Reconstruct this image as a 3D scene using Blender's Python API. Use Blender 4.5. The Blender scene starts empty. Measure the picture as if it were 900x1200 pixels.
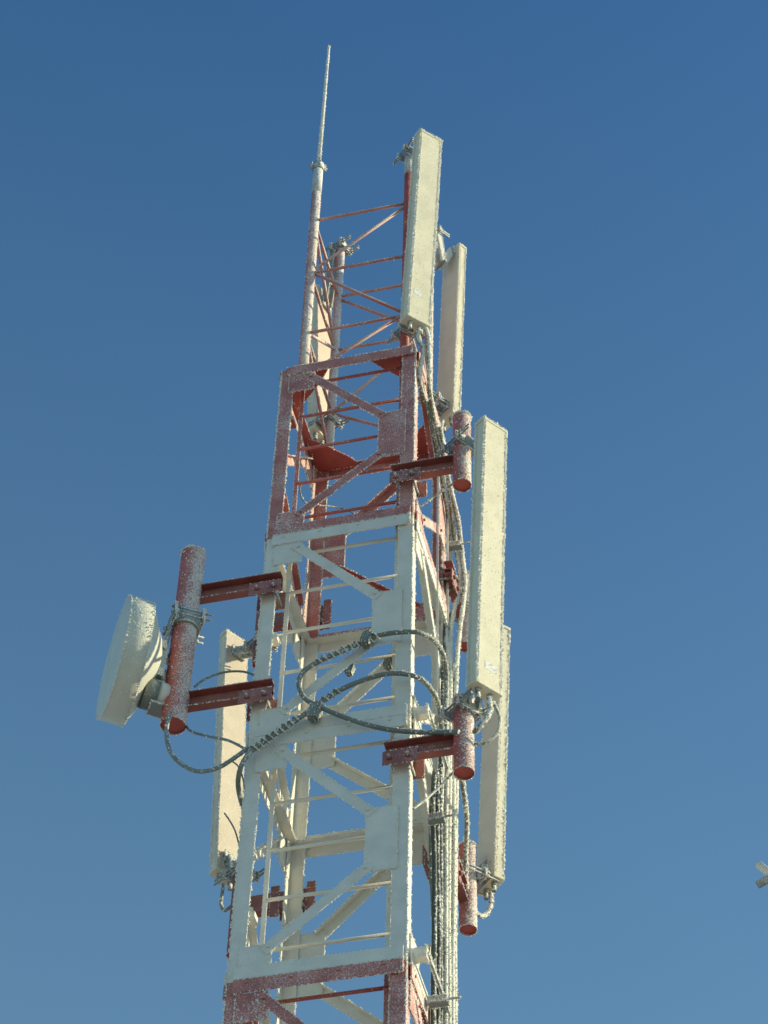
import bpy, math, random
from mathutils import Vector, Matrix
V = Vector
rnd = random.Random(11)

# ---------------------------------------------------------------- camera, sky, sun
CAM = V((2.4261426, -8.6265491, -11.1721843))
CR = V((0.9721206927, 0.2335845328, 0.0204847510))
CU = V((0.1629157584, -0.7356718114, 0.6574537562))
CF = V((-0.1686410824, 0.6357871121, 0.7532163921))
FPX = 2799.449
scene = bpy.context.scene
cd = bpy.data.cameras.new('camera'); cam = bpy.data.objects.new('camera', cd)
scene.collection.objects.link(cam); scene.camera = cam
cd.sensor_fit = 'VERTICAL'; cd.sensor_height = 24.0; cd.lens = FPX/1200*24.0
cd.clip_start = 0.1; cd.clip_end = 20000
cam.matrix_world = Matrix.Translation(CAM) @ Matrix((CR, CU, -CF)).transposed().to_4x4()

SUN_EL = 20.0
SUN_AZ = 17.0            # degrees from +x towards +y
world = bpy.data.worlds.new('World'); scene.world = world; world.use_nodes = True
nt = world.node_tree; bg = nt.nodes['Background']
sky = nt.nodes.new('ShaderNodeTexSky'); sky.sky_type = 'NISHITA'; sky.sun_disc = False
sky.sun_elevation = math.radians(SUN_EL); sky.sun_rotation = math.radians(90-SUN_AZ)
sky.altitude = 100; sky.air_density = 1.5; sky.dust_density = 0.7; sky.ozone_density = 9.5
# pale winter haze that thickens towards the horizon
tcw = nt.nodes.new('ShaderNodeTexCoord'); sep = nt.nodes.new('ShaderNodeSeparateXYZ'); nt.links.new(tcw.outputs['Generated'], sep.inputs[0])
mrw = nt.nodes.new('ShaderNodeMapRange'); nt.links.new(sep.outputs['Z'], mrw.inputs['Value'])
mrw.inputs['From Min'].default_value = 0.90; mrw.inputs['From Max'].default_value = 0.1; mrw.inputs['To Min'].default_value = 0; mrw.inputs['To Max'].default_value = 2.9
hz = nt.nodes.new('ShaderNodeVectorMath'); hz.operation = 'SCALE'; hz.inputs[0].default_value = (0.46, 0.50, 0.30); nt.links.new(mrw.outputs[0], hz.inputs['Scale'])
ad = nt.nodes.new('ShaderNodeVectorMath'); ad.operation = 'ADD'; nt.links.new(sky.outputs[0], ad.inputs[0]); nt.links.new(hz.outputs[0], ad.inputs[1])
tn = nt.nodes.new('ShaderNodeVectorMath'); tn.operation = 'MULTIPLY'; nt.links.new(ad.outputs[0], tn.inputs[0]); tn.inputs[1].default_value = (0.85, 1.01, 0.94)
nt.links.new(tn.outputs[0], bg.inputs[0]); bg.inputs[1].default_value = 0.15
sd = bpy.data.lights.new('sun', 'SUN'); so = bpy.data.objects.new('sun', sd); scene.collection.objects.link(so)
sd.energy = 5.0; sd.angle = math.radians(0.5); sd.color = (1.0, 0.86, 0.54)
sdir = V((math.cos(math.radians(SUN_EL))*math.cos(math.radians(SUN_AZ)), math.cos(math.radians(SUN_EL))*math.sin(math.radians(SUN_AZ)), math.sin(math.radians(SUN_EL))))
so.rotation_euler = sdir.to_track_quat('Z', 'Y').to_euler(); so.location = sdir*50
vs = scene.view_settings; vs.view_transform = 'Standard'; vs.look = 'None'; vs.exposure = 0.0; vs.gamma = 1.0; vs.use_curve_mapping = False

def at(px, py, ax, val):
    """Where the sight line through photo pixel (px,py) meets the real plane ax = val."""
    d = CF + CR*((px-450)/FPX) - CU*((py-600)/FPX)
    i = 'xyz'.index(ax); t = (val-CAM[i])/d[i]
    return CAM + d*t

# ---------------------------------------------------------------- materials
WIND = (0.86, -0.42, 0.28)
def mat_base(name):
    m = bpy.data.materials.new(name); m.use_nodes = True
    n = m.node_tree; b = n.nodes['Principled BSDF']
    return m, n, b
def N(n, t, **kw):
    x = n.nodes.new(t)
    for k, v in kw.items(): setattr(x, k, v)
    return x
def rimed(name, col, rough=0.5, cov=0.0, wind=0.5, scale=110, width=0.10, frost=(0.80, 0.81, 0.76), metal=0.0, var=0.16, bump=0.5, big=0.35, film=0.0):
    """paint / metal / rubber under a patchy coat of rime: fine crystals, thicker on the windward side"""
    m, n, b = mat_base(name); L = n.links.new
    tc = N(n, 'ShaderNodeTexCoord'); geo = N(n, 'ShaderNodeNewGeometry')
    fine = N(n, 'ShaderNodeTexNoise'); fine.inputs['Scale'].default_value = scale; fine.inputs['Detail'].default_value = 3; fine.inputs['Roughness'].default_value = 0.65
    L(geo.outputs['Position'], fine.inputs['Vector'])
    bign = N(n, 'ShaderNodeTexNoise'); bign.inputs['Scale'].default_value = 4.5; bign.inputs['Detail'].default_value = 4
    L(geo.outputs['Position'], bign.inputs['Vector'])
    dot = N(n, 'ShaderNodeVectorMath', operation='DOT_PRODUCT'); L(geo.outputs['True Normal'], dot.inputs[0]); dot.inputs[1].default_value = WIND
    a = N(n, 'ShaderNodeMath', operation='MULTIPLY_ADD'); L(dot.outputs['Value'], a.inputs[0]); a.inputs[1].default_value = wind*0.4; L(fine.outputs['Fac'], a.inputs[2])
    c = N(n, 'ShaderNodeMath', operation='MULTIPLY_ADD'); L(bign.outputs['Fac'], c.inputs[0]); c.inputs[1].default_value = big; L(a.outputs[0], c.inputs[2])
    thr = 0.5 + big*0.5 - cov
    mr = N(n, 'ShaderNodeMapRange'); mr.interpolation_type = 'SMOOTHSTEP'; L(c.outputs[0], mr.inputs['Value'])
    mr.inputs['From Min'].default_value = thr-width; mr.inputs['From Max'].default_value = thr+width
    # weathering of the paint itself
    wn = N(n, 'ShaderNodeTexNoise'); wn.inputs['Scale'].default_value = 9; wn.inputs['Detail'].default_value = 6; L(geo.outputs['Position'], wn.inputs['Vector'])
    hs = N(n, 'ShaderNodeMapRange'); L(wn.outputs['Fac'], hs.inputs['Value']); hs.inputs['From Min'].default_value = .3; hs.inputs['From Max'].default_value = .7
    hs.inputs['To Min'].default_value = 1-var; hs.inputs['To Max'].default_value = 1+var
    sc = N(n, 'ShaderNodeVectorMath', operation='SCALE'); sc.inputs[0].default_value = col; L(hs.outputs[0], sc.inputs['Scale'])
    fm = N(n, 'ShaderNodeMapRange'); L(dot.outputs['Value'], fm.inputs['Value']); fm.inputs['From Min'].default_value = -.6; fm.inputs['From Max'].default_value = .7
    fm.inputs['To Min'].default_value = film*.12; fm.inputs['To Max'].default_value = film
    f2 = N(n, 'ShaderNodeMath', operation='MULTIPLY'); L(fm.outputs[0], f2.inputs[0]); L(hs.outputs[0], f2.inputs[1])
    pf = N(n, 'ShaderNodeMix', data_type='RGBA'); L(f2.outputs[0], pf.inputs[0]); L(sc.outputs[0], pf.inputs[6]); pf.inputs[7].default_value = (*frost, 1)
    mx = N(n, 'ShaderNodeMix', data_type='RGBA'); L(mr.outputs[0], mx.inputs[0]); L(pf.outputs[2], mx.inputs[6]); mx.inputs[7].default_value = (*frost, 1)
    L(mx.outputs[2], b.inputs['Base Color'])
    rr = N(n, 'ShaderNodeMapRange'); L(mr.outputs[0], rr.inputs['Value']); rr.inputs['To Min'].default_value = rough; rr.inputs['To Max'].default_value = 0.85
    L(rr.outputs[0], b.inputs['Roughness'])
    if metal:
        mm = N(n, 'ShaderNodeMapRange'); L(mr.outputs[0], mm.inputs['Value']); mm.inputs['To Min'].default_value = metal; mm.inputs['To Max'].default_value = 0
        L(mm.outputs[0], b.inputs['Metallic'])
    bp = N(n, 'ShaderNodeBump'); bp.inputs['Strength'].default_value = bump; bp.inputs['Distance'].default_value = 0.006
    L(c.outputs[0], bp.inputs['Height']); L(bp.outputs[0], b.inputs['Normal'])
    return m
M = {}
M['red'] = rimed('red_paint_rimed', (0.44, 0.056, 0.032), cov=-0.19, wind=0.45, film=.18, scale=150, width=.13, var=.2)
M['red_clean'] = rimed('red_paint', (0.42, 0.06, 0.038), cov=-0.25, wind=0.30, film=.05, var=.2)
M['red_heavy'] = rimed('red_paint_heavy_rime', (0.42, 0.055, 0.035), cov=-0.22, wind=0.65, width=.11, film=.14, scale=150, var=.2)
M['maroon'] = rimed('maroon_paint', (0.28, 0.05, 0.034), cov=-0.23, wind=0.25, film=.12, scale=150, var=.25)
M['white'] = rimed('white_paint_rimed', (0.72, 0.70, 0.61), cov=-0.20, wind=0.35, frost=(.82,.81,.75), film=.25, var=.10)
M['pink'] = rimed('red_tube_rimed', (0.46, 0.10, 0.07), cov=-0.15, wind=0.5, film=.32, scale=170, width=.14)
M['plastic'] = rimed('radome_plastic', (0.72, 0.67, 0.50), cov=-0.18, wind=0.30, rough=.45, var=.09, frost=(.80,.79,.64), width=.2, bump=.3)
M['panel_back'] = rimed('panel_back_metal', (0.66, 0.59, 0.48), cov=-0.26, wind=0.3, rough=.5, var=.05)
M['dish'] = rimed('dish_plastic', (0.60, 0.62, 0.55), cov=-0.26, wind=0.3, rough=.5, var=.06)
M['steel'] = rimed('galvanised_steel', (0.22, 0.25, 0.24), cov=-0.14, wind=0.5, rough=.5, metal=.3, film=.2, scale=150)
M['rubber'] = rimed('cable_rubber', (0.13, 0.155, 0.13), cov=-0.20, wind=0.35, rough=.55, scale=75, width=.08, film=.12)
M['rubber_rime'] = rimed('cable_rubber_heavy_rime', (0.10, 0.11, 0.07), cov=-0.03, wind=0.5, rough=.6, scale=75, width=.08, film=.35, frost=(.80,.79,.68))
M['jacket'] = rimed('black_cable_jacket', (0.03, 0.045, 0.035), cov=-0.20, wind=0.35, rough=.5, scale=75, width=.08, film=.05)
M['grey'] = rimed('grey_jacket', (0.20, 0.24, 0.24), cov=-0.2, wind=0.3, rough=.5, scale=60)
M['sticker'] = rimed('faded_sticker', (0.42, 0.45, 0.46), cov=0.0, wind=0.2, scale=60)
M['brown'] = rimed('mast_head_paint', (0.42, 0.44, 0.46), cov=-0.12, wind=0.4)
def frost_mat():
    m, n, b = mat_base('rime_crystals'); b.inputs['Base Color'].default_value = (.84, .85, .80, 1); b.inputs['Roughness'].default_value = .8
    ns = N(n, 'ShaderNodeTexNoise'); ns.inputs['Scale'].default_value = 30
    g = N(n, 'ShaderNodeNewGeometry'); n.links.new(g.outputs['Position'], ns.inputs['Vector'])
    cr = N(n, 'ShaderNodeValToRGB'); cr.color_ramp.elements[0].color = (.72,.73,.68,1); cr.color_ramp.elements[1].color = (.88,.89,.85,1)
    n.links.new(ns.outputs['Fac'], cr.inputs[0]); n.links.new(cr.outputs[0], b.inputs['Base Color'])
    b.inputs['Subsurface Weight'].default_value = 0.0
    return m
M['frost'] = frost_mat()

# ---------------------------------------------------------------- mesh helpers
class MB:
    """collects shapes in world coordinates; build() links them as one mesh object"""
    def __init__(s): s.v = []; s.f = []; s.m = []; s.sm = []; s.mats = []; s.fr = []
    def mi(s, m):
        if m not in s.mats: s.mats.append(m)
        return s.mats.index(m)
    def prism(s, pts, p0, p1, u, v, m, smooth=False, frost=0, size=.006, ends=None, ends_frost=0):
        k = s.mi(m); b = len(s.v); n = len(pts)
        for p in (p0, p1):
            for (x, y) in pts: s.v.append(p + u*x + v*y)
        ax = (p1-p0)
        flip = u.cross(v).dot(ax) < 0
        area = sum(pts[i][0]*pts[(i+1) % n][1]-pts[(i+1) % n][0]*pts[i][1] for i in range(n))
        if area < 0: flip = not flip
        def F(ids, sm):
            s.f.append(ids[::-1] if flip else ids); s.m.append(k); s.sm.append(sm)
        for i in range(n):
            j = (i+1) % n
            F([b+i, b+j, b+n+j, b+n+i], smooth)
        F(list(range(b, b+n))[::-1], False); F(list(range(b+n, b+2*n)), False)
        if frost:
            for i in range(n): s.edge(s.v[b+i], s.v[b+n+i], frost, size)
        if ends_frost:
            for o in (0, n):
                for i in range(n): s.edge(s.v[b+o+i], s.v[b+o+(i+1) % n], ends_frost, size)
    def box(s, c, ux, uy, uz, sx, sy, sz, m, frost=0, size=.006):
        pts = [(-sx/2, -sy/2), (sx/2, -sy/2), (sx/2, sy/2), (-sx/2, sy/2)]
        s.prism(pts, c-uz*sz/2, c+uz*sz/2, ux, uy, m, frost=frost, size=size, ends_frost=frost)
    def ang(s, p0, p1, a, b, w, t, m, frost=70, size=.005, w2=None):
        ax = (p1-p0).normalized(); u = (a-ax*a.dot(ax)).normalized(); v = b-ax*b.dot(ax); v = (v-u*v.dot(u)).normalized()
        w2 = w2 or w
        s.prism([(0, 0), (w, 0), (w, t), (t, t), (t, w2), (0, w2)], p0, p1, u, v, m, frost=0)
        if frost:
            for (x, y) in ((0, 0), (w, t*.5), (t*.5, w2)):
                s.edge(p0+u*x+v*y, p1+u*x+v*y, frost, size)
    def edge(s, p, q, dens, size):
        L = (q-p).length; n = int(L*dens*1.25+rnd.random()); size *= .72
        ph = rnd.random()*10
        for i in range(n):
            t = rnd.random(); c = p.lerp(q, t)
            k = .55+.45*math.sin(t*L*9+ph)*math.sin(t*L*3.1+ph*2)
            if rnd.random() > k+.40: continue
            sp = size*.30
            s.fr.append((c+V((rnd.gauss(0, sp), rnd.gauss(0, sp), rnd.gauss(0, sp))), size*rnd.uniform(.45, 1.15)))
    def rings(s, path, radii, n, m, cap=True, smooth=True, up=None):
        k = s.mi(m); b = len(s.v); N_ = len(path)
        t0 = (path[1]-path[0]).normalized()
        ref = up or (V((0, 0, 1)) if abs(t0.z) < .9 else V((1, 0, 0)))
        u = (ref-t0*ref.dot(t0)).normalized(); fr = []
        for i, p in enumerate(path):
            t = (path[min(i+1, N_-1)]-path[max(i-1, 0)]).normalized()
            u = (u-t*u.dot(t)).normalized(); w = t.cross(u); fr.append((u, w))
            for j in range(n):
                a = 2*math.pi*j/n
                s.v.append(p+(u*math.cos(a)+w*math.sin(a))*radii[i])
        for i in range(N_-1):
            for j in range(n):
                a, c = b+i*n+j, b+i*n+(j+1) % n
                s.f.append([a, c, c+n, a+n]); s.m.append(k); s.sm.append(smooth)
        if cap:
            s.f.append(list(range(b, b+n))[::-1]); s.m.append(k); s.sm.append(False)
            s.f.append(list(range(b+(N_-1)*n, b+N_*n))); s.m.append(k); s.sm.append(False)
        return fr
    def tube(s, path, r, n, m, frost=0, size=.005, wind=.35, cap=True, hx=False):
        """frost = crystals per metre, mostly on the windward side"""
        s.rings(path, [r]*len(path), n, m, cap)
        if frost:
            W_ = V(WIND)
            for i in range(len(path)-1):
                p, q = path[i], path[i+1]; d = q-p; L = d.length
                if L < 1e-6: continue
                t = d/L; u = t.orthogonal().normalized(); w = t.cross(u)
                for _ in range(int(L*frost*.45*(5 if hx and p.x > .36 else 1)+rnd.random())):
                    a = rnd.uniform(0, 2*math.pi); nn = u*math.cos(a)+w*math.sin(a)
                    if nn.dot(W_) < rnd.uniform(-1, 1)*.9+wind-.35: continue
                    s.fr.append((p.lerp(q, rnd.random())+nn*r, size*rnd.uniform(.4, 1.1)))
    def frost_ring(s, c, ax, r, n, size):
        u = ax.orthogonal().normalized(); w = ax.cross(u)
        for _ in range(n):
            a = rnd.uniform(0, 2*math.pi); s.fr.append((c+(u*math.cos(a)+w*math.sin(a))*r, size*rnd.uniform(.4, 1.1)))
    def build(s, name, parent=None, label=None, zfrost=-5.3):
        loc = V((0, 0, 0))
        r = parent
        while r is not None: loc = loc+r.location; r = r.parent
        T = ((1, 1, 1), (1, -1, -1), (-1, 1, -1), (-1, -1, 1))
        fr = [x for x in s.fr if x[0].z > zfrost]
        if fr:
            k = s.mi(M['frost'])
            for c, z in fr:
                b = len(s.v); z *= .62
                e = V((rnd.uniform(.6, 1.5), rnd.uniform(.6, 1.5), rnd.uniform(.6, 1.5)))
                q = Matrix.Rotation(rnd.uniform(0, 6.3), 3, 'Z') @ Matrix.Rotation(rnd.uniform(0, 3.1), 3, 'X')
                for t in T: s.v.append(c+(q @ V(t))*z*e.x)
                s.f += [[b, b+1, b+2], [b, b+3, b+1], [b, b+2, b+3], [b+1, b+3, b+2]]
                s.m += [k]*4; s.sm += [False]*4
        me = bpy.data.meshes.new(name)
        me.from_pydata([tuple(x-loc) for x in s.v], [], s.f)
        for m in s.mats: me.materials.append(m)
        me.polygons.foreach_set('material_index', s.m); me.polygons.foreach_set('use_smooth', s.sm); me.update()
        o = bpy.data.objects.new(name, me); scene.collection.objects.link(o)
        if parent is not None: o.parent = parent
        if label: o['label'] = label
        return o
def thing(name, loc, label, cat, group=None):
    o = bpy.data.objects.new(name, None); scene.collection.objects.link(o); o.location = V(loc); o.empty_display_size = .1
    o['label'] = label; o['category'] = cat
    if group: o['group'] = group
    return o
def spline(pts, per=8, seg_jitter=0):
    P = [V(p) for p in pts]; P = [P[0]*2-P[1]]+P+[P[-1]*2-P[-2]]; out = []
    for i in range(1, len(P)-2):
        a, b, c, d = P[i-1:i+3]
        for k in range(per):
            t = k/per
            out.append(.5*((2*b)+(c-a)*t+(2*a-5*b+4*c-d)*t*t+(3*b-a-3*c+d)*t**3))
    out.append(P[-2]); return out
X, Y, Z = V((1, 0, 0)), V((0, 1, 0)), V((0, 0, 1))

# ---------------------------------------------------------------- ground
GZ = -12.78
def ground():
    bpy_v = []; n = 24; R_ = 6000
    me = bpy.data.meshes.new('snow_ground'); vs_ = [(0, 0, GZ)]; fs = []
    radii = [6, 14, 30, 80, 250, 900, 2500, R_]
    for r in radii:
        for j in range(n):
            a = 2*math.pi*j/n; vs_.append((r*math.cos(a), r*math.sin(a), GZ+(0 if r < 10 else rnd.uniform(-.12, .12))))
    for j in range(n): fs.append((0, 1+j, 1+(j+1) % n))
    for i in range(len(radii)-1):
        for j in range(n):
            a = 1+i*n+j; b = 1+i*n+(j+1) % n; fs.append((a, a+n, b+n, b))
    me.from_pydata(vs_, [], fs); o = bpy.data.objects.new('snow_ground', me); scene.collection.objects.link(o); o['kind'] = 'structure'
    m, nn, b = mat_base('snow'); b.inputs['Roughness'].default_value = .8
    ns = N(nn, 'ShaderNodeTexNoise'); ns.inputs['Scale'].default_value = .4; ns.inputs['Detail'].default_value = 8
    g = N(nn, 'ShaderNodeNewGeometry'); nn.links.new(g.outputs['Position'], ns.inputs['Vector'])
    cr = N(nn, 'ShaderNodeValToRGB'); cr.color_ramp.elements[0].color = (.27, .25, .23, 1); cr.color_ramp.elements[1].color = (.54, .52, .49, 1)
    nn.links.new(ns.outputs['Fac'], cr.inputs[0]); nn.links.new(cr.outputs[0], b.inputs['Base Color'])
    bp = N(nn, 'ShaderNodeBump'); bp.inputs['Strength'].default_value = .4; nn.links.new(ns.outputs['Fac'], bp.inputs['Height']); nn.links.new(bp.outputs[0], b.inputs['Normal'])
    me.materials.append(m)
ground()

# ---------------------------------------------------------------- the square lattice tower
def HW(z): return 0.40349-0.002519*z
SG = [(-1, -1), (1, -1), (1, 1), (-1, 1)]
def corner(k, z): k %= 4; w = HW(z); return V((SG[k][0]*w, SG[k][1]*w, z))
DIR = [X, Y, -X, -Y]; OUT = [-Y, X, Y, -X]
tower = thing('lattice_tower', (0, 0, GZ), 'square red and white lattice tower of rime-coated angle steel', 'tower')
sections = [(0, -1.5, 'red', 1), (-1.5, -3.0, 'white', 1), (-3.0, -4.5, 'white', 1), (-4.5, -6.0, 'red', 1), (-6.0, -7.5, 'red', 1), (-7.5, -9.0, 'white', 1), (-9.0, -10.5, 'white', 1), (-10.5, -12.6, 'red', 1)]
LW, LT = .075, .007
for si, (zt, zb, colr, _) in enumerate(sections):
    m = M[colr]
    fd = 90 if zt > -5 else 0
    tlabel = colr
    for k in range(4):
        mb = MB(); a = DIR[k]; b = -DIR[(k-1) % 4]
        mb.ang(corner(k, zb+.001), corner(k, zt-.001), a, b, LW, LT, m, frost=fd*2.6, size=.0085)
        mb.build('leg', tower)
    for k in range(4):
        d, n = DIR[k], OUT[k]
        inn = -n
        pt0, pt1, pb0, pb1 = corner(k, zt), corner(k+1, zt), corner(k, zb), corner(k+1, zb)
        # ring beams: one under the top flange, one above the bottom flange
        mb = MB(); s0, s1 = .035, -.012
        o_ = n*.017
        mb.ang(pt0+d*s0+o_-Z*.0015, pt1+d*s1+o_-Z*.0015, -Z, inn, .072, .007, m, frost=fd*2.4, size=.0065, w2=.055)
        if zt < 0 and zt > -5:
            for f_ in (.12, .37, .63, .88):
                q = pt0.lerp(pt1, f_)+n*.0175-Z*.022
                mb.tube([q, q+n*.007], .0075, 6, m)
        if k == 0: mb.box(pt1+d*(s1-.002)+n*.022-Z*.035, d, n, Z, .008, .012, .075, m, frost=fd*2)
        mb.build('ring_beam', tower)
        if zt < 0 or True:
            mb = MB()
            mb.ang(pb0+d*s0+o_+Z*.0015, pb1+d*s1+o_+Z*.0015, Z, inn, .068, .007, m, frost=fd*2.4, size=.0065, w2=.055)
            mb.build('ring_beam', tower)
        # gussets
        def plate(base, l0, l1, z0, z1, off=.0055):
            mb = MB(); c = base+d*((l0+l1)/2)+n*off; c.z = (z0+z1)/2
            mb.box(c, d, n, Z, abs(l1-l0), .006, abs(z1-z0), m, frost=fd*2.4, size=.006)
            if zt > -5:
                for _ in range(40 if colr == 'red' else 14):
                    mb.fr.append((c+d*rnd.uniform(-.5, .5)*(l1-l0)+Z*rnd.uniform(-.5, .5)*(z1-z0)+n*.003, rnd.uniform(.002, .0055)))
            mb.build('gusset_plate', tower)
        plate(pt0, .05, .203, zt-.074-.155, zt-.076)
        plate(pb0, .05, .203, zb+.072, zb+.072+.115)
        zm = (zt+zb)/2-.02
        pm = corner(k+1, zm)
        plate(pm, -.05, -.205, zm-.195, zm+.19)
        # K braces
        oo = n*.0145
        for (q0, zq0, q1, zq1, up) in ((pt0, zt-.10, pm, zm+.155, 1), (pb0, zb+.145, pm, zm-.16, -1)):
            a0 = V((q0.x, q0.y, 0))+d*.165+oo; a0.z = zq0
            a1 = V((q1.x, q1.y, 0))-d*.175+oo; a1.z = zq1
            mb = MB(); dirn = (a1-a0).normalized(); perp = n.cross(dirn); perp = perp if perp.z > 0 else -perp
            mb.ang(a0+perp*.025, a1+perp*.025, -perp, inn, .052, .005, m, frost=fd*2.8, size=.0068, w2=.04)
            for qq in (a0+dirn*.03, a1-dirn*.03):
                mb.tube([qq, qq+n*.012], .008, 6, m)
            mb.build('brace', tower)
    # flange bolts at corners
# horizontal corner plates at the very top that carry the mast
for k in range(4):
    mb = MB(); c = corner(k, -.016); d = DIR[k]; e = -DIR[(k-1) % 4]
    mb.prism([(.012, .012), (.29, .012), (.22, .10), (.10, .22), (.012, .29)], c, c+Z*.008, d, e, M['red_clean'], ends_frost=60)
    mb.build('corner_plate', tower)
# concrete foot
mb = MB(); 
for k in range(4):
    c = corner(k, GZ+.05); mb.box(c-V((SG[k][0]*.03, SG[k][1]*.03, 0)), X, Y, Z, .3, .3, .3, M['panel_back'])
mb.build('footing', tower)
# tower: climbing ladder just inside the front face (part > rungs)
def zcol(z): return M['red'] if z > -1.5 or -7.5 < z < -4.5 or z < -10.5 else M['white']
LY = -.33
mb = MB()
for (z0, z1) in ((-.02, -1.5), (-1.5, -4.5), (-4.5, -7.5), (-7.5, -10.5), (-10.5, -12.6)):
    for sx in (-1, 1):
        x = .302 if sx < 0 else .316
        p = V((sx*x, LY, 0))
        mb.ang(p+Z*z0, p+Z*(z1+.0005), V((-sx, 0, 0)), Y, .022, .005, zcol((z0+z1)/2), frost=110 if z0 > -5 else 0, size=.005, w2=.03)
for z in (-.45, -1.35, -2.25, -3.2, -4.1, -5.5, -7, -8.5, -10, -11.5):
    for sx in (-1, 1):
        mb.box(V((sx*.33, LY-.03, z)), X, Y, Z, .03, .07, .03, zcol(z))
ladder = mb.build('ladder', tower)
k = 0
z = -.07
while z > -12.5:
    mb = MB(); mb.tube([V((-.30, LY+.006, z)), V((.314, LY+.006, z))], .0095, 8, zcol(z), frost=150, size=.004, wind=.5)
    mb.build('rung', ladder); z -= .3

# ---------------------------------------------------------------- square tube mast on top
MX = .005
def mp(k, z): return V((MX+SG[k % 4][0]*.31, SG[k % 4][1]*.31, z))
mast = thing('tube_mast', (MX, 0, 0), 'slim mast of four round tubes with zigzag bracing, on top of the lattice tower', 'mast')
zs = [1.67, 1.085, .46]
for k in range(4):
    mb = MB(); mt = [M['pink'], M['red_clean'], M['pink'], M['pink']][k]
    fr = [1300, 160, 1500, 1300][k]
    mb.tube([mp(k, zz) for zz in [0, .5, 1, 1.5, 2.0]], .027 if k != 0 else .031, 20, mt, frost=fr, size=.0055, wind=.3)
    if k == 0:
        mb.tube([mp(k, 1.98), mp(k, 2.3)], .033, 20, M['brown'], frost=100, size=.004)
    else:
        mb.tube([mp(k, 1.99), mp(k, 2.3)], .0285, 20, M['brown'] if k == 1 else M['pink'], frost=500, size=.006)
    mb.box(mp(k, .006), X, Y, Z, .12, .12, .010, M['red'], frost=80)
    mb.build('leg', mast)
for k in range(4):
    for zz in zs:
        mb = MB(); a, b = mp(k, zz), mp(k+1, zz); e = (b-a).normalized()
        mb.tube([a+e*.02, b-e*.02], .0105, 10, M['pink'], frost=330, size=.0045, wind=.45); mb.build('crossbar', mast)
zig = {0: [(1, 1.65), (0, 1.10), (1, .48), (0, .03)], 2: [(3, 1.65), (2, 1.10), (3, .44), (2, .03)], 3: [(0, 1.65), (3, 1.10), (0, .47), (3, .03)], 1: [(2, 1.65), (1, 1.10), (2, .47), (1, .03)]}
for k, pts in zig.items():
    for i in range(3):
        mb = MB(); a = mp(*pts[i]); b = mp(*pts[i+1]); e = (b-a).normalized()
        mb.tube([a+e*.025, b-e*.025], .0105, 10, M['pink'], frost=330, size=.0045, wind=.45); mb.build('brace', mast)

# lightning rod on the left front tube
lr = thing('lightning_rod', mp(0, 2.3), 'thin frost-coated lightning rod rising from the top of the left front mast tube', 'lightning rod')
mb = MB(); p = mp(0, 2.28); q = p+V((.012, 0, 1.60))
mb.rings([p, p+(q-p)*.5, q-Z*.03, q], [.0135, .0115, .0085, .003], 10, M['white'])
for i in range(700):
    t = rnd.random(); a = rnd.uniform(0, 6.3); rr = .0135*(1-t*.45)
    mb.fr.append((p.lerp(q, t)+V((math.cos(a)*rr, math.sin(a)*rr, 0)), rnd.uniform(.003, .0062)))
mb.build('rod', lr)
mb = MB(); c = mp(0, 2.30)
mb.tube([c-Z*.045, c+Z*.02], .040, 16, M['steel'], frost=900, size=.006)
for a in (0, 1, 2, 3):
    d = V((math.cos(a*1.57+.5), math.sin(a*1.57+.5), 0)); mb.tube([c+d*.02, c+d*.06], .007, 6, M['steel'], frost=700)
    mb.tube([c+d*.045-Z*.03, c+d*.045+Z*.045], .0065, 6, M['steel'], frost=900)
mb.build('collar', lr)

# ---------------------------------------------------------------- pipe clamp hardware
def clamp_mb(c, n, r, jaws=.05, reach=.10, back=.08, m=None, w=None):
    """two jaws round a vertical pipe at c, threaded rods along n"""
    m = m or M['steel']; n = V((n.x, n.y, 0)).normalized(); w = Z.cross(n)
    mb = MB()
    for sg in (1, -1):
        b = c+n*sg*(r+.010)
        mb.box(b, w, n, Z, r*2+.075, .012, jaws, m, frost=170, size=.007)
        for e in (1, -1):
            mb.prism([(0, -.012), (.028, -.004), (.028, .004), (0, .012)], b-Z*jaws/2+w*e*(r*.75)-n*sg*.0, b+Z*jaws/2+w*e*(r*.75), -n*sg, w, m, frost=60)
    for e in (1, -1):
        for zz in (1, -1):
            a = c+w*e*(r+.022)+Z*zz*jaws*.25
            mb.tube([a-n*(r+back), a+n*(r+reach)], .0055, 8, m, frost=300, size=.0045)
            for t in (-(r+.026), r+.026): mb.tube([a+n*(t-.006), a+n*(t+.006)], .011, 6, m, frost=300, size=.005)
            mb.fr.append((a-n*(r+back), .008))
    return mb

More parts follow.
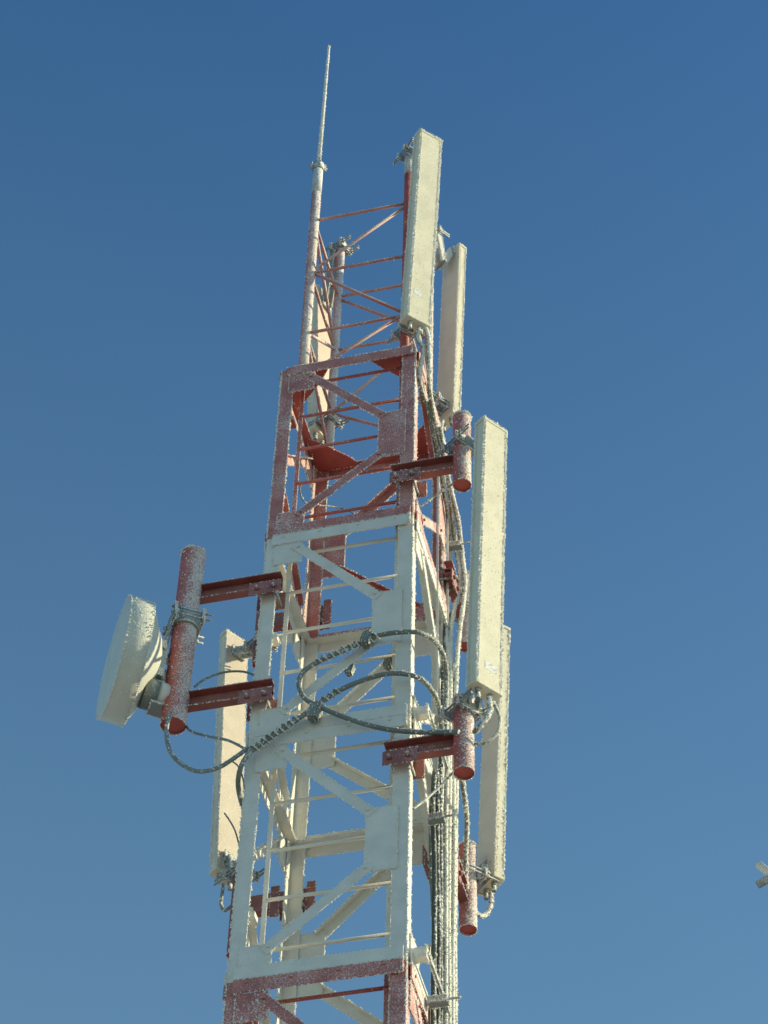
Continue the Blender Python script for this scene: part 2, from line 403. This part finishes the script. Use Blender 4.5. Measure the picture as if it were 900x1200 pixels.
# ---------------------------------------------------------------- panel antennas
def panel(q, T, pipe, pr_, zc_top, zc_bot, label, lit, jumpers=2, vtop=False, sticker=None, grp='panel antennas on the tower'):
    x, y, z0, L, ph, de, W = q
    n = V((math.cos(ph), math.sin(ph), 0)); w = V((-math.sin(ph), math.cos(ph), 0))
    l = Z*math.cos(de)+n*math.sin(de); nn = n*math.cos(de)-Z*math.sin(de); c = V((x, y, z0))
    t = thing('panel_antenna', c, label, 'antenna', grp)
    rr = .010
    prof = []
    for (cx, cy, a0) in ((W/2-rr, T-rr, 0), (-W/2+rr, T-rr, 90)):
        for a in range(0, 91, 22): 
            prof.append((cx+rr*math.cos(math.radians(a0+a)), cy+rr*math.sin(math.radians(a0+a))))
    prof += [(-W/2, .012), (W/2, .012)]
    mb = MB(); pl = M['plastic']
    mb.prism(prof, c+l*.02, c+l*(L-.02), w, nn, pl, smooth=False)
    for e in (-1, 1):
        mb.edge(c+w*e*(W/2-.010)+nn*(T+.0005), c+w*e*(W/2-.010)+nn*(T+.0005)+l*L, 400, .0055)
        for (oo, sz, dn) in ((T-.004, .0088, 420), (T-.018, .005, 120)):
            mb.edge(c+w*e*(W/2-.001)+nn*oo, c+w*e*(W/2-.001)+nn*oo+l*L, dn, sz)
    for _ in range(500):
        mb.fr.append((c+w*rnd.uniform(-.5, .5)*W+nn*T+l*rnd.random()*L, rnd.uniform(.001, .0032)))
    mb.build('radome', t)
    mb = MB()
    mb.prism([(-W/2-.003, -.004), (W/2+.003, -.004), (W/2+.003, .012), (-W/2-.003, .012)], c+l*.021, c+l*(L-.021), w, nn, M['panel_back'])
    for e in (-1, 1):
        mb.edge(c+w*e*(W/2+.003), c+w*e*(W/2+.003)+l*L, 420, .008)
        mb.edge(c+w*e*(W/2+.003)+nn*.014, c+w*e*(W/2+.003)+nn*.014+l*L, 150, .005)
    mb.build('back_plate', t)
    for (a, b) in ((0, .019), (L-.019, L)):
        mb = MB(); pe = [(px*(1+.006/W*2), -.004 if py < .02 else py+.003) for px, py in prof]
        mb.prism(pe, c+l*a, c+l*b, w, nn, pl)
        tp = a > 1
        for (u0, u1) in (((-W/2, T), (W/2, T)), ((-W/2, 0), (W/2, 0)), ((-W/2, 0), (-W/2, T)), ((W/2, 0), (W/2, T))):
            e0 = c+l*(b if tp else a)+w*u0[0]+nn*u0[1]; e1 = c+l*(b if tp else a)+w*u1[0]+nn*u1[1]
            mb.edge(e0, e1, 420 if tp else 150, .010 if tp else .005)
        mb.build('end_cap', t)
    for i in range(jumpers):
        o = c+w*((-.5+i)*W*.46)+nn*T*.45
        mb = MB(); mb.tube([o-l*.002, o-l*.022], .016, 12, M['steel'], frost=150); mb.tube([o-l*.02, o-l*.06], .012, 12, M['rubber_rime'], frost=250)
        mb.build('connector', t)
    if sticker:
        s0, w0, w1, h_ = sticker
        mb = MB(); mb.box(c+l*s0+nn*(T+.0004)+w*(w0+w1)/2, w, nn, l, abs(w1-w0), .001, h_, M['sticker']); mb.build('label_plate', t)
    # mounting hardware
    P = V((pipe[0], pipe[1], 0))
    for (zc, zh, top) in ((zc_top, (L-.16 if not vtop else L-.05), True), (zc_bot, .10, False)):
        pc = P+Z*zc; hp = c+l*zh+nn*(-.004)
        u = (V((hp.x, hp.y, 0))-P); dd = u.length; u.normalize()
        mb = clamp_mb(pc, n, pr_)
        br = mb.build('mounting_bracket', t)
        mb = MB()
        # hinge plate fixed to panel
        mb.box(hp-nn*.010, w, nn, l, .09, .018, .07, M['steel'], frost=200, size=.007)
        if top and vtop:
            el = pc+n*(dd*.55)-Z*.30
            s_ = pc+n*(pr_+.025)
            for e in (-1, 1):
                wv = w*e*.030
                for a_, b_ in ((s_, el), (el, hp-nn*.02)):
                    ax = (b_-a_).normalized(); pp = w.cross(ax)
                    mb.prism([(-.02, -.005), (.02, -.005), (.02, .005), (-.02, .005)], a_+wv, b_+wv, pp, w, M['white'], frost=260, size=.007)
            mb.tube([el-w*.05, el+w*.05], .010, 8, M['steel'], frost=500)
        else:
            a_ = pc+n*(pr_+.015); b_ = hp-nn*.015
            for e in (-1, 1):
                wv = w*e*.030; ax = (b_-a_).normalized(); pp = w.cross(ax).normalized()
                mb.prism([(-.022, -.004), (.022, -.004), (.022, .004), (-.022, .004)], a_+wv, b_+wv, pp, w, M['steel'], frost=200, size=.006)
            mid = a_.lerp(b_, .6); mb.tube([mid-w*.045, mid+w*.045], .008, 8, M['steel'], frost=500)
        mb.build('hinge_arm', br)
    return t, c, l, nn, w
PF = [V((mp(k, 0).x, mp(k, 0).y, 0)) for k in range(4)]
S_R = (.69, -.46); S_C = (.462, .69); S_L = (-.69, .46)
P1 = panel([0.383, -0.392, 0.201, 1.895, -0.77, 0.060, 0.163], .07, PF[1][:2], .029, 2.22, .27, 'topmost white panel antenna, sunlit face, clamped to the clean red tube at the mast head', 1, sticker=(.25, -.05, .0, .05))
P2 = panel([0.397, 0.409, 0.306, 1.873, 0.924, 0.033, 0.157], .06, PF[2][:2], .029, 2.24, .42, 'panel antenna with grey back to us just right of the topmost one, on elbow bracket', 0, vtop=True)
P5 = panel([-0.369, 0.361, 0.300, 1.55, 2.80, 0.037, 0.151], .06, PF[3][:2], .029, 2.22, .36, 'panel antenna partly hidden behind the left tubes of the mast, sunlit strip down its back', 0)
P3 = panel([0.786, -0.534, -3.059, 1.933, -0.667, 0.049, 0.159], .07, S_R, .05, -1.07, -3.09, 'large cream panel antenna with sunlit face, foremost at right beside two short red pipes', 1, sticker=(.14, -.03, .045, .05))
P4 = panel([0.542, 0.766, -3.124, 1.919, 0.79, 0.043, 0.157], .06, S_C, .05, -1.15, -3.12, 'lowest right panel antenna, grey back to us, top hidden behind the big cream one', 0)
P6 = panel([-0.784, 0.531, -3.022, 1.896, 2.541, 0.067, 0.154], .06, S_L, .04, -1.40, -3.10, 'panel antenna at lower left behind the tower leg and the dish arms', 0)

# ---------------------------------------------------------------- stand-off mounts (arm + stub pipe)
def channel(mb, p0, p1, n, h, d, m, frost=90):
    """channel section, web inside, open towards n"""
    e = (p1-p0).normalized(); t = .007
    pts = [(0, -h/2), (d, -h/2), (d, -h/2+t), (t, -h/2+t), (t, h/2-t), (d, h/2-t), (d, h/2), (0, h/2)]
    mb.prism(pts, p0, p1, n, Z, m)
    for (x, z) in ((d, -h/2), (d, h/2), (0, h/2)): mb.edge(p0+n*x+Z*z, p1+n*x+Z*z, frost*1.6, .0055)
def arm(parent, leg_c, d, n, zc, length, m, inner=True):
    """leg_c: tower corner; arm runs along d past the corner; n outward of the face it lies on"""
    base = V((leg_c.x, leg_c.y, zc))+n*.012
    a0 = base-d*.115; a1 = base+d*length
    mb = MB(); channel(mb, a0, a1, n, .105, .05, m); 
    ar = mb.build('arm', parent)
    mb = MB()
    # bolted angle clamp in front, backing plate behind the leg
    f0 = base-d*.118+n*.052; f1 = base+d*.055+n*.052
    mb.ang(f0-Z*.012, f1-Z*.012, -Z, -n, .085, .008, m, frost=120, size=.006, w2=.045)
    b0 = base-d*.118-n*.105; b1 = base+d*.055-n*.105
    if inner: mb.box((b0+b1)/2-Z*.01, d, n, Z, .17, .010, .12, m, frost=60)
    else:
        for s_ in (-.115, .075): mb.box(base+d*s_+n*.006, d, n, Z, .045, .014, .19, m, frost=90)
    for s_ in (.035, .125):
        for zz in (-.06,):
            q = f0+d*s_+Z*zz
            mb.tube([q-n*(.16 if inner else .06), q+n*.025], .007, 8, M['steel'], frost=500, size=.006)
            mb.tube([q+n*.001, q+n*.014], .014, 6, m, frost=400, size=.005)
    mb.build('clamp', ar)
def stub(parent, x, y, z0, z1, r, m, frost=2500, name='stub_pipe', heavy=1):
    mb = MB(); steps = max(2, int(abs(z1-z0)/.15)); path = [V((x, y, z0+(z1-z0)*i/steps)) for i in range(steps+1)]
    mb.rings(path, [r]*len(path), 28, m, cap=False)
    mb.rings([V((x, y, z0+.012)), V((x, y, z0+.016))], [r*.98, r*.98], 28, M['red_clean'])     # end closure set inside the rim
    mb.rings([V((x, y, z1-.016)), V((x, y, z1-.004))], [r*.99, r*.96], 28, m)
    W_ = V(WIND)
    for _ in range(int(frost*abs(z1-z0))):
        a = rnd.uniform(0, 6.3); nn = V((math.cos(a), math.sin(a), 0))
        if nn.dot(W_) < rnd.uniform(-.9, .9)+.05: continue
        mb.fr.append((V((x, y, rnd.uniform(z0, z1)))+nn*r, rnd.uniform(.0015, .0048)))
    for _ in range(160): a = rnd.uniform(0, 6.3); mb.fr.append((V((x+math.cos(a)*r, y+math.sin(a)*r, z1)), rnd.uniform(.004, .010)))
    for _ in range(50): a = rnd.uniform(0, 6.3); mb.fr.append((V((x+math.cos(a)*r, y+math.sin(a)*r, z0)), rnd.uniform(.002, .005)))
    return mb.build(name, parent)
G2 = 'stand-off mounts on the tower legs'
for (nm, cx, d, n, S_, zz, z0, z1, lab, r) in (
    ('a', 1, X, -Y, S_R, -1.175, -1.385, -.81, 'upper red channel arm with frosted stub pipe on the right front tower leg', .05),
    ('b', 1, X, -Y, S_R, -3.265, -3.48, -3.00, 'lower red channel arm with frosted stub pipe below the large cream panel antenna', .05),
    ('c', 2, Y, X, S_C, -1.175, -1.43, -.84, 'red arm with frosted stub pipe behind the cable run, above the lowest right panel antenna', .046),
    ('d', 2, Y, X, S_C, -3.265, -3.47, -2.92, 'red arm with short stub pipe at the foot of the lowest right panel antenna', .046),
    ('e', 3, -X, Y, S_L, -1.24, -1.55, -.98, 'red arm clamped to the rear left tower leg, reaching behind the upper dish arm', .04),
    ('f', 3, -X, Y, S_L, -3.33, -3.62, -3.10, 'low red arm on the rear left tower leg, with thin dark stub pipe', .04)):
    c0 = corner(cx, zz)
    t = thing('pipe_mount', V((S_[0], S_[1], z0)), lab, 'mount', G2)
    ln = abs((V((S_[0], S_[1], 0))-V((c0.x, c0.y, 0))).dot(d))-r*.6
    arm(t, c0, d, n, zz, ln, M['maroon'], inner=nm not in 'ef')
    stub(t, S_[0], S_[1], z0, z1, r, M['pink'] if nm == 'c' else M['red_heavy'] if nm in 'abcd' else M['maroon'], frost=4500 if nm == 'c' else 1900 if nm in 'abcd' else 300)
# dish pipe with its two arms
DP = (-.80, -.462)
t = thing('pipe_mount', V((DP[0], DP[1], -2.85)), 'long red half-rimed pipe on two dark red arms, holding the dish', 'mount', G2)
for zz in (-1.90, -2.70):
    c0 = corner(0, zz); arm(t, c0, -X, -Y, zz, abs(DP[0]-c0.x)-.05, M['maroon'])
stub(t, DP[0], DP[1], -2.87, -1.59, .065, M['red_heavy'], frost=1700, name='pole')

# ---------------------------------------------------------------- microwave dish
def dish():
    n = V((-.845, -.535, .075)).normalized(); w = Z.cross(n).normalized()
    fc = V((-1.115, -.605, -2.45)); R0 = .325
    t = thing('microwave_dish', V((DP[0], DP[1], -2.44)), 'white drum-shaped microwave dish facing left on the long red pipe', 'dish antenna')
    def lathe(prof, m, fr=0):
        mb = MB(); path = [fc+n*o for o, r in prof]; 
        k = mb.mi(m); b = len(mb.v); NN = 72
        for (o, r) in prof:
            for j in range(NN):
                a = 2*math.pi*j/NN; mb.v.append(fc+n*o+(w*math.cos(a)+Z*math.sin(a))*r)
        for i in range(len(prof)-1):
            for j in range(NN):
                a, c = b+i*NN+j, b+i*NN+(j+1) % NN; mb.f.append([a, c, c+NN, a+NN]); mb.m.append(k); mb.sm.append(True)
        return mb
    mb = lathe([(.0, .001), (.0, R0*.5), (-.001, R0*.97), (-.006, R0)], M['dish']); mb.build('radome', t)
    mb = lathe([(-.005, R0+.001), (-.007, R0+.004), (-.127, R0+.004), (-.130, R0-.004), (-.128, R0-.012)], M['dish'])
    for _ in range(1100):
        a = rnd.uniform(0, 6.3); rad = w*math.cos(a)+Z*math.sin(a)
        if rad.dot(V(WIND)) < rnd.uniform(-.4, .9): continue
        mb.fr.append((fc-n*rnd.uniform(.01, .125)+rad*(R0+.003), rnd.uniform(.0015, .0055)))
    for o in (-.005, -.129):
        for _ in range(260):
            a = rnd.uniform(0, 6.3); rad = w*math.cos(a)+Z*math.sin(a); mb.fr.append((fc+n*o+rad*(R0+.004), rnd.uniform(.002, .006)))
    sh = mb.build('shroud', t)
    mb = lathe([(-.124, R0-.012), (-.150, R0*.88), (-.180, R0*.70), (-.215, R0*.50), (-.235, R0*.3), (-.25, R0*.3), (-.252, .001)], M['dish'])
    for _ in range(250):
        a = rnd.uniform(0, 6.3); rad = w*math.cos(a)+Z*math.sin(a); f = rnd.random()
        mb.fr.append((fc-n*(.118+.07*f)+rad*(R0*(.93-.5*f)), rnd.uniform(.001, .004)))
    mb.build('reflector', t)
    # radio unit and mounting frame behind the reflector
    bc = fc-n*.235
    mb = MB(); mb.box(bc+Z*.10, w, n, Z, .20, .03, .05, M['steel'], frost=150); mb.box(bc-Z*.10, w, n, Z, .20, .03, .05, M['steel'], frost=150)
    for e in (-1, 1): mb.box(bc+w*e*.07-n*.01, w, n, Z, .025, .03, .24, M['steel'], frost=150)
    for zz in (.10, -.02): mb.box(bc-n*.05+Z*zz, w, n, Z, .05, .10, .03, M['dish'], frost=150)
    mb.build('mounting_frame', t)
    mb = MB(); uc = fc-n*.225+w*.02-Z*.20
    mb.tube([uc+n*.05, uc-n*.02], .085, 28, M['rubber'], frost=60); mb.tube([uc-n*.02, uc-n*.075], .078, 28, M['white'], frost=100)
    mb.box(uc-n*.03-Z*.088, w, n, Z, .10, .08, .012, M['steel'], frost=200); mb.build('radio_unit', t)
    for zz, nmz in ((-2.13, 0),):
        mb = clamp_mb(V((DP[0], DP[1], zz)), n, .065, jaws=.085, reach=.0, back=.055)
        mb.tube([V((DP[0], DP[1], zz-.055)), V((DP[0], DP[1], zz-.035))], .079, 28, M['steel'], frost=500)
        mb.tube([V((DP[0], DP[1], zz-.035)), V((DP[0], DP[1], zz+.06))], .071, 28, M['steel'], frost=2500)
        cl = mb.build('clamp', t)
        mb = MB(); s = V((DP[0], DP[1], zz-.02))+n*.07
        for e in (-1, 1): mb.prism([(-.03, -.005), (.03, -.005), (.03, .005), (-.03, .005)], s+w*e*.05, bc+w*e*.05+Z*.10, Z, w, M['steel'], frost=100)
        mb.prism([(-.02, -.005), (.02, -.005), (.02, .005), (-.02, .005)], s-Z*.05, bc-n*.02-Z*.08, Z, w, M['steel'], frost=100)
        mb.build('strut', cl)
    mb = MB(); mb.tube([fc-n*.112-Z*(R0), fc-n*.16-Z*(R0*.65)+w*.05], .004, 6, M['white'], frost=500); mb.build('drip_tab', t)
dish()

# ---------------------------------------------------------------- cables
def cable(pts, r, m, label, frost=900, size=.006, group='feeder and jumper cables', name='coaxial_cable', per=8, wind=.2, hx=False):
    P = [at(a, b, ax, v) if not isinstance(a, V) else a for (a, b, ax, v) in pts]
    path = spline(P, per)
    mb = MB(); mb.tube(path, r, 12, m, frost=frost, size=size, wind=wind, cap=True, hx=hx)
    base = min(path, key=lambda p: p.z)
    o = mb.build(name); o.data.transform(Matrix.Translation(-base)); o.location = base
    o['label'] = label; o['category'] = 'cable'
    if group: o['group'] = group
    return o
RR = M['rubber_rime']; RB = M['rubber']
def y_(px, py, y): return (px, py, 'y', y)
# vertical bundle on the right face, up from below the frame; plane y = const keeps each cable at its own depth
def run(pts, depth, **k):
    key = [(384, -.40), (440, -.36), (490, -.12), (560, .20), (640, .48), (700, .46), (780, .22), (870, depth), (3000, depth)]
    out = []
    for a, b in pts:
        for (y0, d0), (y1, d1) in zip(key, key[1:]):
            if y0 <= b <= y1: out.append(y_(a+(rnd.gauss(0, .8) if 780 < b < 1190 else 0), b, d0+(d1-d0)*(b-y0)/(y1-y0))); break
    return out
low = V((.45, .1, -12.4))
def down(px, depth, dx):   # continue the run below the picture, following the tower face
    p = at(px, 1195, 'y', depth); return [(V((p.x+.005, p.y, -7.5)), 0, 0, 0), (V((p.x+.01, p.y, -12.5)), 0, 0, 0)]
BUN = [
 # px track, depth, r, material, frost, label
 ([(491, 384), (490, 398), (496, 409), (493, 428), (492, 446), (497, 466), (503, 486), (513, 533), (521, 575), (526, 610), (528, 640), (527, 670), (525, 700), (523, 735), (525, 775), (524, 830), (523, 890), (522, 960), (522, 1050), (522, 1195)], .08, .0125, RR, 900, 'wavy cable from under the topmost panel antenna, down the middle of the bundle'),
 ([(499, 385), (502, 396), (503, 420), (503, 450), (508, 485), (519, 530), (528, 572), (536, 605), (540, 635), (542, 655), (545, 680), (543, 705), (539, 735), (536, 765), (534, 800), (532, 860), (531, 930), (531, 1000), (530, 1100), (530, 1195)], .20, .0135, RR, 1000, 'outermost right cable of the bundle with a gentle bow beside the short frosted pipe'),
 ([(516, 500), (521, 535), (527, 575), (531, 612), (534, 640), (538, 665), (538, 692), (532, 715), (528, 745), (527, 790), (527, 850), (527, 930), (526, 1020), (526, 1100), (526, 1195)], .14, .0125, RR, 1000, 'cable that bows right below the upper hanger, then joins the bundle'),
 ([(525, 690), (522, 720), (521, 760), (519, 800), (518, 860), (517, 930), (516, 1010), (516, 1100), (516, 1195)], .04, .013, M['jacket'], 260, 'light frosted cable in the left half of the bundle'),
 ([(508, 905), (508, 950), (508, 1010), (508, 1100), (508, 1195)], -.04, .013, M['jacket'], 60, 'leftmost bare dark cable of the lower bundle'),
 ([(512, 905), (513, 950), (513, 1010), (513, 1100), (513, 1195)], -.01, .013, M['jacket'], 60, 'second bare dark cable of the lower bundle, right of the leftmost one'),
 ([(533, 780), (530, 810), (535, 850), (534, 900), (534, 960), (533, 1030), (533, 1110), (533, 1195)], .25, .013, RR, 1100, 'frosted cable at the sunny right edge of the lower bundle'),
 ([(499, 930), (503, 960), (506, 1000), (508, 1060), (510, 1120), (511, 1195)], .02, .010, RB, 300, 'thin dark cable leaning in behind the lower bundle'),
]
for (px, dep, r, m, fr, lab) in BUN:
    pts = run(px, dep)
    cable(pts+down(px[-1][0], dep, 0), r, m, lab, frost=fr, size=.0062)
# upper diagonals beside the red face members
cable(run([(503, 470), (511, 515), (517, 562), (524, 600), (526, 640), (525, 690)], .2), .0105, RR, 'thin frosted cable slanting down beside the red right face of the top section', frost=900)
# large loops across the front
FY = -.47
LOOP1 = cable([y_(521, 850, .0), y_(523, 810, -.05), y_(522, 778, -.15), y_(512, 754, -.32), y_(493, 742, -.45), y_(468, 741, FY), y_(440, 746, FY), y_(410, 759, FY), y_(380, 772, FY), y_(358, 785, FY), y_(350, 800, FY), y_(357, 818, FY), y_(376, 829, FY), y_(410, 843, FY), y_(450, 854, FY), y_(490, 858, FY), y_(520, 858, -.50), y_(538, 858, -.52)], .0125, M['rubber'], 'big dark loop across the front of the tower, back to the lower right stub pipe', frost=300, size=.006, hx=True)
LOOP2 = cable([y_(518, 880, .0), y_(517, 850, -.1), y_(511, 818, -.3), y_(493, 796, -.44), y_(465, 789, FY), y_(435, 794, FY), y_(400, 808, FY), y_(375, 824, FY), y_(350, 842, FY), y_(320, 862, FY), y_(295, 880, FY), y_(283, 897, FY), y_(279, 918, -.40), y_(283, 940, -.2), y_(292, 960, 0), y_(296, 985, .2), y_(290, 1015, .35), y_(283, 1040, .40)], .0125, M['rubber'], 'lower loop crossing the front of the tower and dropping behind the left leg', frost=320, size=.006, hx=True)
def wrap(parent, path, R_, r, pitch, m):
    loc = parent.location; mb = MB(); pts = []; ph = 0
    for i in range(len(path)-1):
        a, b = path[i], path[i+1]; L = (b-a).length; t = (b-a)/L; u = t.orthogonal().normalized(); u = (Z-t*t.z).normalized() if abs(t.z) < .9 else u; w = t.cross(u)
        k = max(1, int(L/pitch*9))
        for j in range(k):
            pts.append(a+t*(L*j/k)+(u*math.cos(ph)+w*math.sin(ph))*R_*(1+.12*math.sin(ph*.37))); ph += 2*math.pi*(L/k)/pitch
    mb.tube(pts, r, 5, m, frost=700, size=.0055)
    mb.build('spiral_wrap', parent)
wrap(LOOP1, [at(a, b, 'y', FY) for a, b in ((446, 744), (430, 751), (410, 759), (395, 766), (380, 772), (368, 779))], .019, .0045, .035, M['rubber_rime'])
wrap(LOOP2, [at(a, b, 'y', FY) for a, b in ((400, 808), (388, 815), (375, 824), (362, 833))], .018, .0045, .035, M['rubber_rime'])
wrap(LOOP2, [at(a, b, 'y', FY) for a, b in ((352, 841), (336, 851), (320, 862), (307, 871), (296, 879))], .019, .005, .032, M['rubber_rime'])
# dish cables
cable([y_(199, 835, -.56), y_(195, 858, -.55), y_(199, 880, -.52), y_(212, 895, -.5), y_(232, 904, -.48), y_(255, 900, -.47), y_(275, 888, -.47), y_(291, 876, -.47)], .011, M['grey'], 'thick cable drooping in a wide curve below the dish pipe', frost=350)
cable([y_(214, 845, -.40), y_(224, 857, -.41), y_(245, 863, -.42), y_(268, 868, -.44), y_(288, 878, -.46)], .007, M['grey'], 'thinner cable sagging from the dish pipe to the left leg', frost=300)
cable([y_(228, 805, -.40), y_(240, 796, -.38), y_(262, 788, -.36), y_(284, 787, -.36), y_(300, 792, -.38)], .006, RB, 'thin dark wire arching above the lower dish arm', frost=150)
cable([y_(272, 892, -.46), y_(279, 898, -.44), y_(284, 910, -.42), y_(287, 925, -.41)], .004, RB, 'short thin wire below the left gusset, beside the drooping dish cable', frost=150)
# jumpers of the antennas
cable([y_(573, 818, -.56), y_(574, 832, -.57), y_(570, 842, -.57), y_(562, 851, -.56), y_(556, 858, -.52)], .013, RR, 'thick frosted jumper curling from the big cream antenna to its stub pipe', frost=1600, size=.007)
cable([y_(577, 822, -.53), y_(583, 832, -.5), y_(586, 845, -.48), y_(582, 860, -.46), y_(570, 870, -.45), y_(556, 872, -.44), y_(542, 873, -.38)], .0075, RR, 'thin round jumper loop to the right of the lower stub pipe', frost=900, size=.005)
cable([y_(540, 905, -.2), y_(543, 925, .0), y_(547, 960, .3), y_(546, 1000, .5), y_(546, 1030, .62), y_(550, 1055, .68), y_(558, 1070, .74), y_(568, 1073, .80), y_(575, 1060, .82), y_(575, 1042, .82)], .012, RR, 'long white-frosted jumper hanging in a hook under the lowest right antenna', frost=1600, size=.007)
cable([y_(262, 1036, .52), y_(260, 1050, .52), y_(259, 1060, .51), y_(263, 1067, .50), y_(271, 1062, .48), y_(278, 1054, .46)], .009, M['grey'], 'short jumper loop under the lower left panel antenna', frost=500)
cable([y_(263, 953, .40), y_(270, 963, .38), y_(276, 975, .36), y_(280, 990, .34), y_(284, 1010, .34)], .0045, RB, 'thin wire lying across the back of the lower left panel antenna', frost=60)
cable([y_(362, 563, -.2), y_(353, 568, -.18), y_(352, 578, -.15), y_(358, 589, -.1), y_(370, 592, 0), y_(385, 593, .1), y_(405, 597, .2), y_(418, 604, .3)], .0045, RB, 'thin dark wire loop inside the red section of the tower', frost=120)
cable([y_(484, 948, -.42), y_(500, 936, -.38), y_(516, 921, -.36), y_(531, 905, -.40)], .0055, RR, 'straight frosted earthing wire below the lower red arm', frost=900, size=.005)
cable([y_(492, 594, -.42), y_(506, 584, -.42), y_(522, 573, -.43), y_(531, 566, -.45), y_(534, 556, -.46)], .0055, RR, 'straight frosted earthing wire below the upper red arm', frost=900, size=.005)
cable([y_(519, 493, .27), y_(517, 503, .27), y_(515, 515, .25), y_(517, 535, .2), y_(520, 560, .2)], .010, RR, 'short jumper under the grey-backed upper antenna', frost=900)

# hangers that hold the run
def hanger(px, py, dep, wpx, label):
    c = at(px, py, 'y', dep); t = thing('cable_hanger', c, label, 'cable hanger', 'cable hangers on the right face')
    w_ = wpx/215
    mb = MB(); mb.box(c, X, Y, Z, w_, .03, .034, M['steel'], frost=300, size=.007)
    mb.box(c-Z*.020, X, Y, Z, w_+.015, .045, .006, M['steel'], frost=200, size=.006); mb.build('block', t)
    mb = MB(); mb.tube([c+X*w_*.4, c+X*(w_/2+.06)], .0055, 8, M['steel'], frost=600, size=.006); mb.fr.append((c+X*(w_/2+.06), .012)); mb.build('bolt', t)
hanger(511, 958, -.09, 15, 'small frosted hanger block near the middle of the cable run')
hanger(514, 1172, -.09, 17, 'lowest frosted hanger block, near the bottom edge')
hanger(533, 639, .42, 15, 'upper hanger bar with a bolt sticking out to the right')
for (px, py, r_, lab) in ((430, 749, .030, 'black clamp with an upright bolt on the big front cable loop'), (369, 835, .032, 'dark clamp hanging on the lower front loop near the left leg'), (456, 776, .026, 'small black clamp in the gap left of the right leg'), (410, 785, .022, 'small grey clamp between the two front loops')):
    c = at(px, py, 'y', -.47 if px in (430, 369) else -.30)
    t = thing('cable_clamp', c, lab, 'clamp', 'cable clamps on the front')
    mb = MB(); e = (X*.9-Z*.25).normalized(); f_ = e.cross(Y).normalized()
    mb.box(c, e, Y, f_, r_*1.7, r_*1.6, r_*2.4, M['rubber'], frost=70, size=.006)
    mb.box(c, e, Y, f_, r_*.8, r_*1.9, r_*2.9, M['rubber'], frost=90, size=.004); mb.build('body', t)
    mb = MB(); mb.tube([c, c+Z*r_*2.2], .005, 8, M['steel'], frost=600); mb.build('bolt', t)
# short struts carrying the run off the right face
t = thing('cable_ladder', V((.45, .15, GZ)), 'narrow frosted steel ladder behind the cable bundle on the right face', 'cable ladder')
mb = MB()
for yy in (.10, .36): mb.ang(V((.422, yy, -12.6)), V((.422, yy, -.6)), X, Y, .012, .003, M['white'], frost=60)
la = mb.build('rail', t)
for zz in (-1.6, -2.4, -3.2, -4.0, -4.8, -6, -7.5, -9, -10.5, -12):
    mb = MB(); mb.box(V((.428, .23, zz)), X, Y, Z, .012, .27, .022, M['white'], frost=200)
    mb.build('crossbar', t)
for zz in (-2.93, -4.43, -7.4, -10.4):
    mb = MB(); mb.box(V((HW(zz)+.038, -.345, zz)), X, Y, Z, .075, .045, .05, M['white'], frost=260)
    mb.box(V((HW(zz)+.078, -.345, zz)), X, Y, Z, .006, .06, .062, M['white'], frost=260); mb.build('bracket', t)
    mb = MB(); mb.box(V((HW(zz)+.082, -.12, zz)), X, Y, Z, .012, .46, .016, M['steel'], frost=260); mb.build('bracket', t)

# ---------------------------------------------------------------- neighbouring antenna, only its tip enters at the right edge
na = thing('side_antenna', at(1010, 1060, 'y', 1.0)*V((1, 1, 0)) if False else V((2.62, 1.0, GZ)), 'two crossed rods at the tip of a small antenna arm by the right edge', 'antenna')
c = at(906, 1027, 'y', 1.0)
mb = MB(); mb.tube([V((2.62, 1.0, GZ)), V((2.62, 1.0, c.z+.5))], .035, 16, M['steel'], frost=0); mb.build('pole', na)
mb = MB(); mb.tube([c, V((2.62, 1.0, c.z-.02))], .016, 10, M['steel'], frost=300); mb.build('boom', na)
for (px, py, m) in ((889, 1013, 'white'), (888, 1037, 'steel')):
    a = at(px, py, 'y', 1.0); e = (c-a).normalized()
    mb = MB(); mb.tube([a, c+e*.12], .021, 16, M[m], frost=120, size=.005); mb.build('element', na)
